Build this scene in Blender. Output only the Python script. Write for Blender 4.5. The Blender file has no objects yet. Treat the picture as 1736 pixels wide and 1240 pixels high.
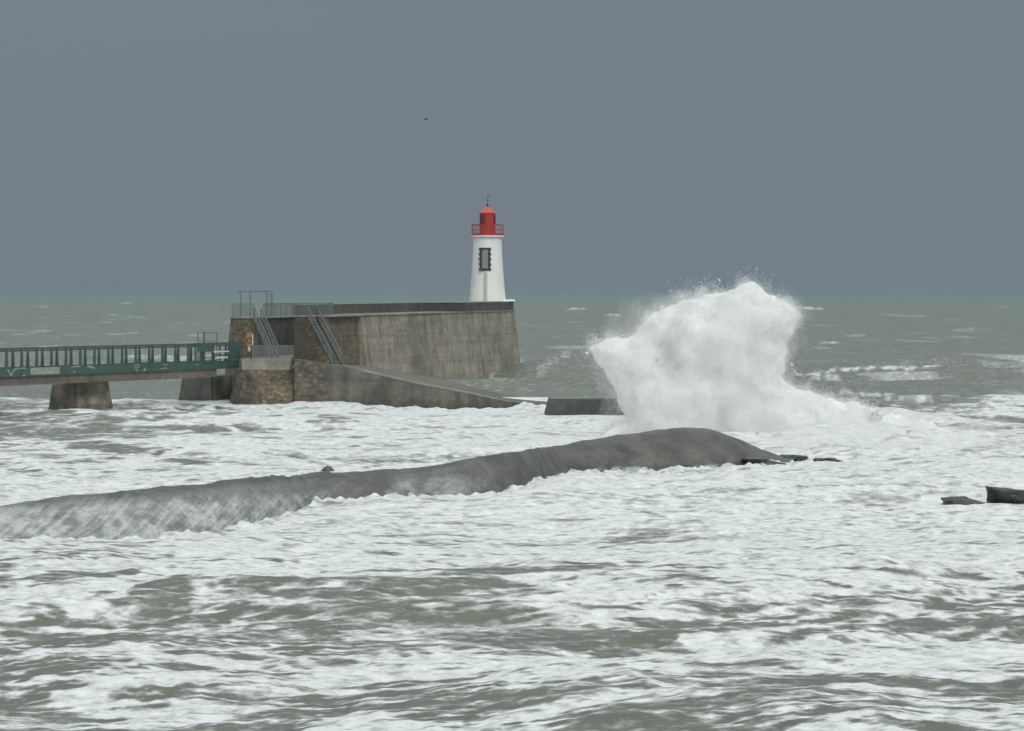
import bpy, bmesh, math, random
import numpy as np
from mathutils import Vector, Matrix

random.seed(7); RNG = np.random.default_rng(11)
scene = bpy.context.scene
F = 5000.0; HC = 10.0; CX = 868.0; HY = 505.0      # focal length (photo px), eye height, horizon

# ---------------------------------------------------------------- camera
cam_d = bpy.data.cameras.new('camera'); cam = bpy.data.objects.new('camera', cam_d)
scene.collection.objects.link(cam); scene.camera = cam
cam.location = (0, 0, HC); cam.rotation_euler = (math.radians(90), 0, 0)
cam_d.sensor_width = 36; cam_d.lens = 36 * F / 1736
cam_d.shift_y = -(620 - HY) / 1736
cam_d.clip_start = 1; cam_d.clip_end = 120000

# ---------------------------------------------------------------- sky + sun
SUN_EL, SUN_AZ = 48, 150        # azimuth clockwise from +Y: behind the camera, to the right
w = bpy.data.worlds.new("World"); scene.world = w; w.use_nodes = True
nt = w.node_tree; nt.nodes.clear(); N = nt.nodes.new; L = nt.links.new
wo = N('ShaderNodeOutputWorld'); bg = N('ShaderNodeBackground'); bg.inputs[1].default_value = 0.1
sky = N('ShaderNodeTexSky'); sky.sky_type = 'NISHITA'; sky.sun_disc = False
sky.sun_elevation = math.radians(SUN_EL); sky.sun_rotation = math.radians(SUN_AZ)
sky.air_density = 2; sky.dust_density = 4
tc = N('ShaderNodeTexCoord'); sep = N('ShaderNodeSeparateXYZ'); L(tc.outputs['Generated'], sep.inputs[0])
def mrange(val, a, b):
    m = N('ShaderNodeMapRange'); m.interpolation_type = 'SMOOTHSTEP'
    m.inputs['From Min'].default_value = a; m.inputs['From Max'].default_value = b
    L(val, m.inputs['Value']); return m.outputs[0]
def mathn(op, a, b):
    m = N('ShaderNodeMath'); m.operation = op
    for i, v in enumerate((a, b)):
        if isinstance(v, (int, float)): m.inputs[i].default_value = v
        else: L(v, m.inputs[i])
    return m.outputs[0]
up = mrange(sep.outputs['Z'], 0.12, 0.65)
back = mathn('MULTIPLY', mrange(sep.outputs['Y'], 0.1, -0.6), 0.85)
br = mathn('MAXIMUM', up, back)
cl = N('ShaderNodeTexNoise'); cl.inputs['Scale'].default_value = 5; cl.inputs['Detail'].default_value = 3
mp = N('ShaderNodeMapping'); mp.inputs['Scale'].default_value = (1, 1, 3)
L(tc.outputs['Generated'], mp.inputs[0]); L(mp.outputs[0], cl.inputs['Vector'])
mixd = N('ShaderNodeMix'); mixd.data_type = 'RGBA'
L(mrange(cl.outputs[0], 0.3, 0.7), mixd.inputs[0])
mixd.inputs['A'].default_value = (1.70, 2.14, 2.56, 1); mixd.inputs['B'].default_value = (1.76, 2.13, 2.59, 1)
mixb = N('ShaderNodeMix'); mixb.data_type = 'RGBA'
L(br, mixb.inputs[0]); L(mixd.outputs['Result'], mixb.inputs['A'])
mixb.inputs['B'].default_value = (7.8, 8.3, 8.4, 1)
mixs = N('ShaderNodeMix'); mixs.data_type = 'RGBA'; mixs.inputs[0].default_value = 0.04
L(mixb.outputs['Result'], mixs.inputs['A']); L(sky.outputs[0], mixs.inputs['B'])
L(mixs.outputs['Result'], bg.inputs[0]); L(bg.outputs[0], wo.inputs[0])

sd = bpy.data.lights.new('sun', 'SUN'); sun = bpy.data.objects.new('sun', sd); scene.collection.objects.link(sun)
sd.energy = 1.1; sd.angle = math.radians(18); sd.color = (1.0, 0.97, 0.93)
az, el = math.radians(SUN_AZ), math.radians(SUN_EL)
sv = Vector((math.sin(az) * math.cos(el), math.cos(az) * math.cos(el), math.sin(el)))
sun.rotation_euler = sv.to_track_quat('Z', 'Y').to_euler()

vs = scene.view_settings; scene.display_settings.display_device = 'sRGB'
vs.view_transform = 'Standard'; vs.look = 'None'; vs.exposure = 0.0; vs.gamma = 1
scene.cycles.use_denoising = True
scene.cycles.max_bounces = 14; scene.cycles.volume_bounces = 12; scene.cycles.transparent_max_bounces = 16
scene.cycles.volume_max_steps = 128; scene.cycles.volume_step_rate = 2.0

# ---------------------------------------------------------------- helpers
def link(o, parent=None):
    scene.collection.objects.link(o)
    if parent is not None: o.parent = parent
    return o
def tag(o, label=None, cat=None, group=None, kind=None):
    if label: o['label'] = label
    if cat: o['category'] = cat
    if group: o['group'] = group
    if kind: o['kind'] = kind
    return o
def empty(name, loc, label, cat, group=None):
    o = bpy.data.objects.new(name, None); o.location = loc; link(o); o.empty_display_size = .5
    return tag(o, label, cat, group)
def W(px, py, D):                    # photo pixel at a chosen distance -> world point
    return Vector(((px - CX) * D / F, D, HC - (py - HY) * D / F))
def X(px, D): return (px - CX) * D / F
def mesh_obj(name, bm, mat, parent=None, smooth=False):
    """world-space bmesh -> object under parent (kept in place)"""
    me = bpy.data.meshes.new(name)
    bmesh.ops.recalc_face_normals(bm, faces=bm.faces)
    bm.to_mesh(me); bm.free()
    if mat: me.materials.append(mat)
    if smooth: me.polygons.foreach_set('use_smooth', [True] * len(me.polygons))
    o = bpy.data.objects.new(name, me); link(o, parent)
    off = Vector((0, 0, 0)); p = parent
    while p is not None: off += p.location; p = p.parent
    if parent is not None:
        me.transform(__import__('mathutils').Matrix.Translation(-off))
    else:
        c = sum((v.co for v in me.vertices), Vector()) / max(1, len(me.vertices))
        c.z = min(v.co.z for v in me.vertices)
        me.transform(__import__('mathutils').Matrix.Translation(-c)); o.location = c
    return o
def loft(bm, top, bot):
    n = len(top); vt = [bm.verts.new(p) for p in top]; vb = [bm.verts.new(p) for p in bot]
    bm.faces.new(vt); bm.faces.new(vb[::-1])
    for i in range(n):
        j = (i + 1) % n; bm.faces.new((vt[i], vb[i], vb[j], vt[j]))
def beam(bm, a, b, wx, wz, side=None):
    a, b = Vector(a), Vector(b); d = (b - a).normalized()
    if side is None: side = Vector((0, 0, 1)).cross(d) if abs(d.z) < .95 else Vector((1, 0, 0))
    side = (side - d * side.dot(d)).normalized(); upv = d.cross(side)
    def ring(p): return [p + side * sx * wx / 2 + upv * sz * wz / 2 for sx, sz in ((-1, -1), (1, -1), (1, 1), (-1, 1))]
    loft(bm, ring(b), ring(a))
def lathe(bm, c, prof, seg=40, caps=True):
    rings = []
    for r, z in prof:
        rings.append([bm.verts.new((c[0] + r * math.cos(2 * math.pi * k / seg), c[1] + r * math.sin(2 * math.pi * k / seg), z)) for k in range(seg)])
    for a, b in zip(rings, rings[1:]):
        for k in range(seg): bm.faces.new((a[k], a[(k + 1) % seg], b[(k + 1) % seg], b[k]))
    if caps: bm.faces.new(rings[0][::-1]); bm.faces.new(rings[-1])

# vectorised gradient noise
_T = RNG.permutation(4096).astype(np.int64)
def _h(i, j, k=0):
    return _T[(_T[(_T[i & 4095] + j) & 4095] + k) & 4095]
def pnoise2(x, y):
    xi = np.floor(x).astype(np.int64); yi = np.floor(y).astype(np.int64); xf = x - xi; yf = y - yi
    u = xf**3 * (xf * (xf * 6 - 15) + 10); v = yf**3 * (yf * (yf * 6 - 15) + 10)
    def g(i, j, a, b):
        t = _h(i, j) * (2 * math.pi / 4096); return np.cos(t) * a + np.sin(t) * b
    n00 = g(xi, yi, xf, yf); n10 = g(xi + 1, yi, xf - 1, yf); n01 = g(xi, yi + 1, xf, yf - 1); n11 = g(xi + 1, yi + 1, xf - 1, yf - 1)
    return ((n00 * (1 - u) + n10 * u) * (1 - v) + (n01 * (1 - u) + n11 * u) * v) * 1.5
def pnoise3(x, y, z):
    xi = np.floor(x).astype(np.int64); yi = np.floor(y).astype(np.int64); zi = np.floor(z).astype(np.int64)
    xf, yf, zf = x - xi, y - yi, z - zi; s = lambda t: t * t * (3 - 2 * t); u, v, q = s(xf), s(yf), s(zf); r = 0
    for a in (0, 1):
        for b in (0, 1):
            for c in (0, 1):
                wgt = (u if a else 1 - u) * (v if b else 1 - v) * (q if c else 1 - q)
                r = r + wgt * (_h(xi + a, yi + b, zi + c) / 2048.0 - 1)
    return r
def sstep(a, b, x):
    t = np.clip((x - a) / (b - a), 0, 1); return t * t * (3 - 2 * t)

# ---------------------------------------------------------------- materials
def mat(name):
    m = bpy.data.materials.new(name); m.use_nodes = True
    return m, m.node_tree, m.node_tree.nodes['Principled BSDF']
def noise_node(nt, scale, detail=5, rough=.6, sc=(1, 1, 1), rot=(0, 0, 0), coord='Object'):
    t = nt.nodes.new('ShaderNodeTexCoord'); m = nt.nodes.new('ShaderNodeMapping'); n = nt.nodes.new('ShaderNodeTexNoise')
    m.inputs['Scale'].default_value = sc; m.inputs['Rotation'].default_value = rot
    n.inputs['Scale'].default_value = scale; n.inputs['Detail'].default_value = detail; n.inputs['Roughness'].default_value = rough
    nt.links.new(t.outputs[coord], m.inputs[0]); nt.links.new(m.outputs[0], n.inputs['Vector']); return n.outputs[0]
def ramp(nt, fac, stops):
    r = nt.nodes.new('ShaderNodeValToRGB'); nt.links.new(fac, r.inputs[0])
    e = r.color_ramp.elements
    while len(e) < len(stops): e.new(.5)
    for i, (p, c) in enumerate(stops): e[i].position = p; e[i].color = (*c, 1)
    return r.outputs[0]
def mixc(nt, fac, a, b, mode='MIX'):
    m = nt.nodes.new('ShaderNodeMix'); m.data_type = 'RGBA'; m.blend_type = mode
    for s, v in (('Factor', fac), ('A', a), ('B', b)):
        inp = m.inputs[0] if s == 'Factor' else m.inputs[s]
        if isinstance(v, (int, float)): inp.default_value = v
        elif isinstance(v, tuple): inp.default_value = (*v, 1)
        else: nt.links.new(v, inp)
    return m.outputs['Result']
def bump(nt, p, h, dist=.05, strength=.6):
    b = nt.nodes.new('ShaderNodeBump'); b.inputs['Distance'].default_value = dist; b.inputs['Strength'].default_value = strength
    nt.links.new(h, b.inputs['Height']); nt.links.new(b.outputs[0], p.inputs['Normal'])
def stone_mat(name, c0, c1, c2, streak=.5, rough=.8, blocks=0, big=.25):
    m, t, p = mat(name)
    n1 = noise_node(t, big, 6, .65); n2 = noise_node(t, 1.6, 6, .7)
    base = ramp(t, n1, [(.3, c0), (.5, c1), (.72, c2)])
    base = mixc(t, .55, base, ramp(t, n2, [(.3, (.45, .45, .45)), (.7, (1.25, 1.22, 1.18))]), 'MULTIPLY')
    st = noise_node(t, 1.0, 5, .65, sc=(.9, .9, .09))
    base = mixc(t, streak, base, ramp(t, st, [(.35, (.5, .5, .5)), (.5, (.95, .95, .95)), (.7, (1.25, 1.25, 1.22))]), 'MULTIPLY')
    cs = noise_node(t, 1.0, 3, .6, sc=(.06, .06, 2.2))
    base = mixc(t, .45, base, ramp(t, cs, [(.36, (.62, .62, .62)), (.5, (1, 1, 1)), (.66, (1.18, 1.17, 1.15))]), 'MULTIPLY')
    geo = t.nodes.new('ShaderNodeNewGeometry'); sp_ = t.nodes.new('ShaderNodeSeparateXYZ'); t.links.new(geo.outputs['Position'], sp_.inputs[0])
    tz = t.nodes.new('ShaderNodeMath'); tz.operation = 'MULTIPLY_ADD'; t.links.new(n2, tz.inputs[0]); tz.inputs[1].default_value = 2.2; t.links.new(sp_.outputs['Z'], tz.inputs[2])
    tr_ = t.nodes.new('ShaderNodeMapRange'); tr_.inputs['From Min'].default_value = 1.2; tr_.inputs['From Max'].default_value = 2.1; t.links.new(tz.outputs[0], tr_.inputs['Value'])
    base = mixc(t, tr_.outputs[0], mixc(t, 1.0, base, (.58, .60, .54), 'MULTIPLY'), base)   # weed and wet stain at the tide mark
    bs = noise_node(t, .22, 5, .65, sc=(1, 1, .7)); base = mixc(t, .6, base, ramp(t, bs, [(.36, (.68, .67, .65)), (.52, (1, 1, 1)), (.66, (1.25, 1.23, 1.18))]), 'MULTIPLY')
    h = n2
    if blocks:
        tcn = t.nodes.new('ShaderNodeTexCoord'); mpn = t.nodes.new('ShaderNodeMapping'); v = t.nodes.new('ShaderNodeTexVoronoi')
        mpn.inputs['Scale'].default_value = (1, 1, 1.7); v.feature = 'F1'; v.inputs['Scale'].default_value = blocks
        t.links.new(tcn.outputs['Object'], mpn.inputs[0]); t.links.new(mpn.outputs[0], v.inputs['Vector'])
        base = mixc(t, .75, base, ramp(t, v.outputs['Distance'], [(.25, (1.15, 1.12, 1.05)), (.6, (.55, .53, .5))]), 'MULTIPLY')
        bw = t.nodes.new('ShaderNodeRGBToBW'); t.links.new(v.outputs['Color'], bw.inputs[0])
        base = mixc(t, .6, base, ramp(t, bw.outputs[0], [(.2, (.6, .58, .55)), (.8, (1.4, 1.3, 1.15))]), 'MULTIPLY')
    t.links.new(base, p.inputs['Base Color']); p.inputs['Roughness'].default_value = rough
    bump(t, p, h, .12, .7); return m
M_CONC = stone_mat('wet_concrete', (.19, .168, .13), (.315, .282, .225), (.43, .39, .32), .55, .6, big=.3)
M_DARK = stone_mat('dark_concrete', (.04, .041, .035), (.07, .07, .06), (.11, .107, .09), .7, .5)
M_LOW = stone_mat('low_wall_concrete', (.08, .072, .058), (.145, .13, .105), (.2, .182, .15), .8, .45)
M_STONE = stone_mat('rubble_stone', (.09, .078, .058), (.20, .17, .13), (.33, .285, .215), .35, .8, 2.6)
M_ORANGE = stone_mat('ochre_rubble', (.13, .095, .065), (.26, .195, .135), (.34, .255, .18), .45, .8, 2.6)
M_SHADE = stone_mat('shaded_recess_stone', (.035, .034, .03), (.06, .057, .05), (.085, .08, .07), .5, .8, 1.2)  # rubble stone darkened: the shade of the recess is put into its colour
M_STAIN = stone_mat('stained_masonry', (.09, .078, .06), (.16, .14, .108), (.23, .2, .155), .7, .7, 1.8)
M_PIER = stone_mat('pier_stone', (.16, .142, .115), (.28, .25, .205), (.38, .345, .285), .45, .7, .6)
M_BEIGE = stone_mat('beige_concrete', (.24, .23, .19), (.34, .325, .275), (.42, .40, .34), .4, .8, big=.5)
M_BEAM = stone_mat('beam_concrete', (.10, .088, .072), (.15, .13, .108), (.19, .17, .14), .3, .7)
M_PALE = stone_mat('wet_pale_coping', (.2, .2, .19), (.3, .3, .28), (.42, .42, .4), .2, .35)

def plain(name, c, rough=.5, metal=0, var=.25, scale=2.0):
    m, t, p = mat(name); n = noise_node(t, scale, 6, .65)
    lo = tuple(x * (1 - var) for x in c); hi = tuple(min(1, x * (1 + var)) for x in c)
    t.links.new(ramp(t, n, [(.3, lo), (.7, hi)]), p.inputs['Base Color'])
    p.inputs['Roughness'].default_value = rough; p.inputs['Metallic'].default_value = metal; return m
M_GALV = plain('galvanised_metal', (.15, .17, .175), .5, .2, .15)
M_GREEN = plain('green_paint', (.045, .092, .075), .45, 0, .3)
M_GREEN2 = plain('dark_green_rail', (.045, .085, .075), .45, 0, .3)
M_WGREY = plain('grey_flat_paint', (.26, .29, .28), .6)
M_RED = plain('red_paint', (.40, .030, .022), .4, 0, .18, 1.2)
M_REDL = plain('paler_red_roof', (.56, .10, .07), .4, 0, .12, 2.0)  # dome red, paler than the lantern wall
M_REDD = plain('lantern_glass', (.12, .012, .02), .15, 0, .2)
M_BLACK = plain('black_iron', (.02, .018, .018), .5)
M_ORNG = plain('orange_plastic', (.40, .18, .05), .5, 0, .4, 4)
M_WHT = plain('white_panel', (.6, .6, .57), .5, 0, .1)
M_QUOIN = stone_mat('dark_quoins', (.035, .04, .036), (.065, .07, .064), (.11, .115, .1), .2, .8, 2.0)
M_DOOR = plain('grey_shutter', (.24, .25, .22), .6, 0, .12)
def tower_mat():
    m, t, p = mat('white_render')
    n = noise_node(t, .6, 5, .6); st = noise_node(t, 1.4, 5, .6, sc=(1, 1, .12))
    b = ramp(t, n, [(.3, (.80, .82, .79)), (.7, (.88, .89, .87))])
    b = mixc(t, .5, b, ramp(t, st, [(.32, (.72, .72, .68)), (.5, (1, 1, 1))]), 'MULTIPLY')
    rs = noise_node(t, 2.2, 4, .6, sc=(1, 1, .1)); b = mixc(t, ramp(t, rs, [(.60, (0, 0, 0)), (.74, (.4, .4, .4))]), b, (.42, .36, .28))
    t.links.new(b, p.inputs['Base Color']); p.inputs['Roughness'].default_value = .6; return m
M_TOWER = tower_mat()

# ================================================================= SEA
def cover_points():
    return np.array([
 (100,560,.03),(700,560,.03),(1500,560,.05),(1650,600,.05),(950,620,.2),(100,640,.03),
 (60,700,.25),(300,700,.5),(550,703,.85),(800,708,.95),(1000,715,.95),(895,690,1),(60,740,.15),(180,735,.22),(300,740,.45),(500,750,.75),(700,755,.82),(900,740,.88),(620,725,.7),(800,730,.8),
 (100,790,.55),(300,785,.6),(420,790,.8),(100,835,.9),(300,815,.9),(600,785,.9),(800,765,.9),(500,720,.6),(760,700,.85),(1000,735,1),
 (1420,650,.1),(1600,650,.1),(1710,695,.55),(1500,680,.1),(1590,705,.3),(1640,690,.2),(1500,740,1),(1700,725,.5),(1700,760,1),(1400,750,1),(1300,750,1),(1600,790,1),(1400,850,1),(1600,850,.9),(1700,880,.95),
 (60,940,.85),(50,980,.4),(200,940,.85),(400,925,.9),(600,880,1),(900,860,.98),(1200,850,.97),(700,910,.85),(1050,900,.88),(1300,900,.9),(1500,900,.92),(1700,920,.78),
 (100,1000,.4),(250,985,.6),(400,975,.72),(560,945,.8),(620,965,.62),(750,950,.72),(900,950,.85),(1200,950,.9),(1450,960,.8),(1650,965,.75),
 (100,1050,.2),(250,1030,.35),(400,1025,.4),(500,1040,.12),(700,1035,.1),(850,1030,.15),(900,1065,.1),(1000,1005,.6),(1100,1030,.5),(1300,1020,.65),(1500,1030,.6),(1700,1040,.55),
 (60,1090,.3),(250,1090,.35),(400,1080,.3),(600,1090,.2),(800,1085,.15),(950,1090,.1),(1100,1075,.45),(1350,1080,.55),(1550,1080,.6),(1700,1090,.6),
 (100,1120,.6),(250,1120,.6),(400,1130,.5),(500,1145,.3),(700,1140,.6),(900,1120,.5),(1200,1120,.62),(1500,1120,.62),(1700,1130,.7),
 (50,1185,.2),(180,1160,.75),(350,1180,.6),(480,1180,.8),(600,1200,.5),(640,1180,.6),(800,1165,.8),(960,1185,.6),(1000,1160,.75),(1200,1150,.75),(1500,1165,.7),(1700,1160,.75),
 (50,1225,.1),(250,1220,.35),(420,1205,.15),(600,1225,.35),(850,1215,.2),(1050,1215,.15),(1250,1215,.15),(1450,1195,.2),(1700,1195,.2),(1500,1232,.45),(1300,1238,.2)], float)
# explicit whitecap crests: polyline in the photo + half thickness (px)
CAPS = [([(1300,648),(1345,642),(1400,637),(1470,634),(1560,637),(1640,632)],1.6,.95),
        ([(1380,650),(1400,653),(1420,656)],4,.9),([(1425,671),(1470,675),(1520,677)],2.5,.8),
        ([(1505,683),(1540,684),(1575,683)],3.2,1.0),([(1580,679),(1620,677)],2,.9),
        ([(1360,522),(1390,524)],2.0,1),([(965,524),(990,524)],1.5,.9),([(1030,534),(1050,536)],1.6,.8),
        ([(1395,585),(1440,588)],1.5,.7),([(1580,618),(1605,618)],2,.7),([(1700,645),(1736,640)],3,.6),
        ([(60,520),(85,521)],1.5,.4),([(205,514),(222,515)],1.5,.6),([(190,535),(245,540)],1.8,.35),([(1690,520),(1715,522)],1.5,.35),
        ([(1620,563),(1680,560)],1.3,.4),([(1500,534),(1570,538)],1.5,.35),
        ([(930,617),(975,607)],3,.3),([(890,655),(960,640),(1010,630)],3,.3),([(900,627),(940,622)],3,.3),([(826,655),(850,642),(882,622)],5,.5),
        ([(0,689),(50,689),(100,686)],.1,.0),([(1660,698),(1736,688)],5,1),([(1480,716),(1600,720),(1736,728)],2,.6),
        ([(500,687),(560,690),(610,691)],2.5,.8),([(150,697),(190,693),(215,692)],3,.7),([(215,690),(260,692),(300,700)],2.2,.8),([(160,691),(175,694)],3,.8)]
def build_sea():
    NR, NC = 1600, 1280
    y0, y1 = 38.0, 45000.0; e = .62
    q = np.linspace(y0 ** -e, y1 ** -e, NR); Yr = q ** (-1 / e)
    side_ = .215 + .9 * (np.arange(1, 91) / 90.) ** 1.8; tr = np.concatenate([-side_[::-1], np.linspace(-.215, .215, NC - 180), side_])
    Y = np.repeat(Yr[:, None], NC, 1); T = np.repeat(tr[None, :], NR, 0); Xw = T * (Y + 18)
    fade = 1 / (1 + (Y / 900.) ** 2)
    # swells + choppy ridged noise, crests roughly across the view
    wx = pnoise2(Xw / 40, Y / 40) * 9; wy = pnoise2(Xw / 37 + 9, Y / 37 + 4) * 9
    def rot(a): c, s = math.cos(a), math.sin(a); return (Xw + wx) * c + (Y + wy) * s, -(Xw + wx) * s + (Y + wy) * c
    Z = np.zeros_like(Y)
    for lam, amp, ang in ((46, .30, .10), (31, .18, -.18), (19, .10, .3)):
        a, b = rot(ang); ph = 2 * math.pi * b / lam + 2.2 * pnoise2(a / 60, b / 60 + lam)
        s = np.sin(ph); Z += amp * (s + .25 * np.cos(2 * ph)) * fade
    # long swell seen far away
    a, b = rot(-.12)
    far = sstep(180, 320, Y)
    Z += far * .95 * pnoise2(a / 55 + 3, b / 19) / (1 + (Y / 1500.) ** 2)
    Z += far * .5 * (1 - 2 * np.abs(pnoise2(a / 28 + 5, b / 10))) / (1 + (Y / 1200.) ** 2)
    near = 1 / (1 + (Y / 260.) ** 2)
    for lam, amp, st in ((11, .36, 1.7), (5.5, .19, 2.0), (2.7, .12, 1.9), (1.35, .075, 1.7), (.68, .042, 1.5), (.34, .02, 1.2)):
        a, b = rot(.35 if lam < 6 else -.1)
        n = pnoise2(a / (lam * st) + lam * 7, b / lam + lam * 3)
        r = (1 - 2.2 * np.abs(n)) * .6 + .5 * pnoise2(a / (lam * 1.3) + 50, b / lam + 31)
        Z += amp * r * (near if lam < 6 else fade) * (1 if lam > 3 else sstep(lam * 420, lam * 120, Y))
    # calmer water line by the masonry and the breakwater
    px = CX + F * Xw / Y; py = HY + F * HC / Y
    damp = np.ones_like(Y)
    damp -= .6 * np.exp(-((Y - 268) / 22) ** 2) * sstep(1150, 1000, px)
    bx = np.array([p[0] for p in MOUND]); byy = np.array([p[2] for p in MOUND])
    base = np.interp(px, bx, byy)
    damp -= .75 * np.exp(-((py - base) / 16.0) ** 2) * (px < 1345)
    Z *= np.clip(damp, .15, 1)
    Z += .04 + .22 * np.exp(-((py - base) / 9.0) ** 2) * (pnoise2(Xw / .9, Y / 2.2) + .8 * pnoise2(Xw / .4, Y / 1.1)) * (px < 1345)
    # swell heaping against the pier head and wave in front of the pier
    Z += 2.1 * np.exp(-(((Xw - 6.5) / 7) ** 2 + ((Y - 366) / 18) ** 2))
    Z += .55 * np.exp(-(((Xw + 37) / 3.2) ** 2 + ((Y - 250) / 5) ** 2))
    # heaped foam on the right behind the breakwater end
    heap = np.exp(-(((px - 1470) / 170) ** 2 + ((py - 742) / 30) ** 2))
    hn = pnoise2(Xw / 3.2, Y / 8.) + .6 * pnoise2(Xw / 1.5, Y / 4.)
    Z += heap * (.9 + .55 * hn)
    Z -= .55 * np.exp(-((py - 705) / 14) ** 2) * sstep(1420, 1560, px) * (Y < 300)
    Z += .5 * (1 + .5 * pnoise2(Xw / .8, Y / 2)) * np.exp(-((px - 905) / 40) ** 2 - ((Y - 267) / 3.5) ** 2)
    edge = np.exp(-((Y - 266) / 6) ** 2) * (px < 1060)
    Z += edge * .20 * (pnoise2(Xw / 1.6, Y / 3) + .7 * pnoise2(Xw / .7, Y / 1.5))
    # ---- foam
    pts = cover_points(); num = np.zeros_like(Y); den = np.zeros_like(Y) + 1e-9
    wob = pnoise2(px / 90, py / 22) * 26; wob2 = pnoise2(px / 120 + 7, py / 30) * 10
    for (cx, cy, c) in pts:
        sy = 12 + max(0, cy - 640) * .028
        g = np.exp(-np.minimum(((px + wob - cx) / 95) ** 2 + ((py + wob2 - cy) / sy) ** 2, 60) * .5) + 1e-12 / (1 + ((px - cx) / 95) ** 2 + ((py - cy) / sy) ** 2)
        num += g * c; den += g
    cov = num / den
    cov = np.where(py < 600, np.minimum(cov, .0), cov)
    cov = np.where((py >= 600) & (py < 676), np.minimum(cov, .02), cov)
    cov = np.where((py >= 650) & (py < 684) & (px < 480), .02, cov)
    sx = Xw + .8 * pnoise2(Xw / 3, Y / 3) + 2.5 * pnoise2(Xw / 14, Y / 14); syy = Y + .8 * pnoise2(Xw / 3 + 40, Y / 3) + 2.5 * pnoise2(Xw / 14 + 9, Y / 14)
    fn = np.zeros_like(Y); tot = 0
    for lam, amp in ((9, .22), (4.3, .55), (2.1, .9), (1.0, 1.0), (.5, .9), (.25, .6)):
        lod = sstep(lam * 520, lam * 160, Y) if lam < 4 else 1.0
        ca, sa = math.cos(.12), math.sin(.12); ax = sx * ca + syy * sa; ay = -sx * sa + syy * ca
        n = pnoise2(ax / (lam * 1.9) + lam * 13, ay / lam + 17)
        if lam < 3: n = .5 * n + .75 * (.28 - np.abs(pnoise2(ax / (lam * 2.3) + 70, ay / lam + lam)))
        fn += amp * n * lod
    farw = sstep(230, 330, Y)
    fn = fn * (1 - farw) + farw * 1.3 * (pnoise2(Xw / 14, Y / 45) + .7 * pnoise2(Xw / 6, Y / 22))
    sl = np.zeros_like(Z); sl[1:-1] = (Z[2:] - Z[:-2]) / (Y[2:] - Y[:-2])
    zz = (fn - fn.mean()) / fn.std() + .25 * np.clip(Z / .3, -1.5, 1.5) - .8 * np.tanh(sl * 2.2) * (1 - farw)
    zz = zz / 1.15
    u = .5 * (1 + np.tanh(.8 * zz * (1 + .045 * zz * zz)))            # roughly uniform 0..1
    wdt = np.where(cov > .9, .40, .30) * (1 - .6 * farw) * np.where(py < 684, .5, 1)
    foam = sstep(1 - cov - wdt, 1 - cov + wdt, u * (1 - 1e-3))
    foam = np.maximum(foam * np.clip(.35 + cov * 1.1, 0, 1) ** .5, np.where(cov > .8, (cov - .8) * 2.3, 0) * (.45 + .55 * u))
    foam += .36 * sstep(.1, .85, u) * sstep(.0, .25, cov)               # thin film of bubbles
    dk = pnoise2(sx / 3.4 + 20, syy / 1.5 - .25 * sx) + .7 * pnoise2(sx / 1.5 + 60, syy / .7 - .2 * sx)
    foam *= 1 - .62 * sstep(.42, .75, dk) * sstep(260, 190, Y) * sstep(.5, .9, cov)
    for line, th, amt in CAPS:
        lx = np.array([p[0] for p in line], float); ly = np.array([p[1] for p in line], float)
        yl = np.interp(px, lx, ly) + 1.5 * pnoise2(px / 17, ly[0]) + .8 * pnoise2(px / 5, ly[0] + 3)
        ends = sstep(lx[0] - 12, lx[0] + 6, px) * sstep(lx[-1] + 12, lx[-1] - 6, px)
        br = .5 + .9 * pnoise2(px / 14, yl / 5)
        foam = np.maximum(foam, amt * ends * sstep(-.5, .9, br) * np.exp(-((py - yl) / (th * (.7 + .6 * np.clip(br, 0, 1)))) ** 2))
        Z += .25 * ends * amt * np.exp(-((py - yl) / 5) ** 2) * (Y < 600)
    foam = np.clip(foam, 0, 1)
    Z += foam * .05 * pnoise2(Xw / .5, Y / .7) * (Y < 200)
    me = bpy.data.meshes.new('sea'); nv = NR * NC
    co = np.stack([Xw, Y, Z], -1).reshape(-1, 3).astype(np.float32)
    idx = np.arange(nv).reshape(NR, NC)
    quads = np.stack([idx[:-1, :-1], idx[:-1, 1:], idx[1:, 1:], idx[1:, :-1]], -1).reshape(-1, 4)
    nf = len(quads); me.vertices.add(nv); me.vertices.foreach_set('co', co.ravel())
    me.loops.add(nf * 4); me.loops.foreach_set('vertex_index', quads.ravel().astype(np.int32))
    me.polygons.add(nf); me.polygons.foreach_set('loop_start', np.arange(nf, dtype=np.int32) * 4)
    me.polygons.foreach_set('loop_total', np.full(nf, 4, np.int32)); me.update()
    me.polygons.foreach_set('use_smooth', np.ones(nf, bool))
    at = me.attributes.new('foam', 'FLOAT', 'POINT'); at.data.foreach_set('value', foam.ravel().astype(np.float32))
    m, t, p = mat('storm_water')
    a = t.nodes.new('ShaderNodeAttribute'); a.attribute_name = 'foam'
    fine = noise_node(t, 2.0, 8, .72, sc=(.75, 1.0, 1), rot=(0, 0, .2)); fine2 = noise_node(t, .35, 4, .6)
    add = t.nodes.new('ShaderNodeMath'); add.operation = 'MULTIPLY_ADD'; t.links.new(fine, add.inputs[0]); add.inputs[1].default_value = 2.4; add.inputs[2].default_value = -1.2
    am = t.nodes.new('ShaderNodeMath'); am.operation = 'ADD'; t.links.new(a.outputs['Fac'], am.inputs[0]); t.links.new(add.outputs[0], am.inputs[1])
    mr = t.nodes.new('ShaderNodeMapRange'); mr.inputs['From Min'].default_value = .05; mr.inputs['From Max'].default_value = .95; t.links.new(am.outputs[0], mr.inputs['Value'])
    fac = mr.outputs[0]
    water = ramp(t, fine2, [(.3, (.105, .122, .088)), (.7, (.150, .165, .125))])
    foamc = ramp(t, fine, [(.35, (.56, .60, .60)), (.62, (.86, .885, .88))])
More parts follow.
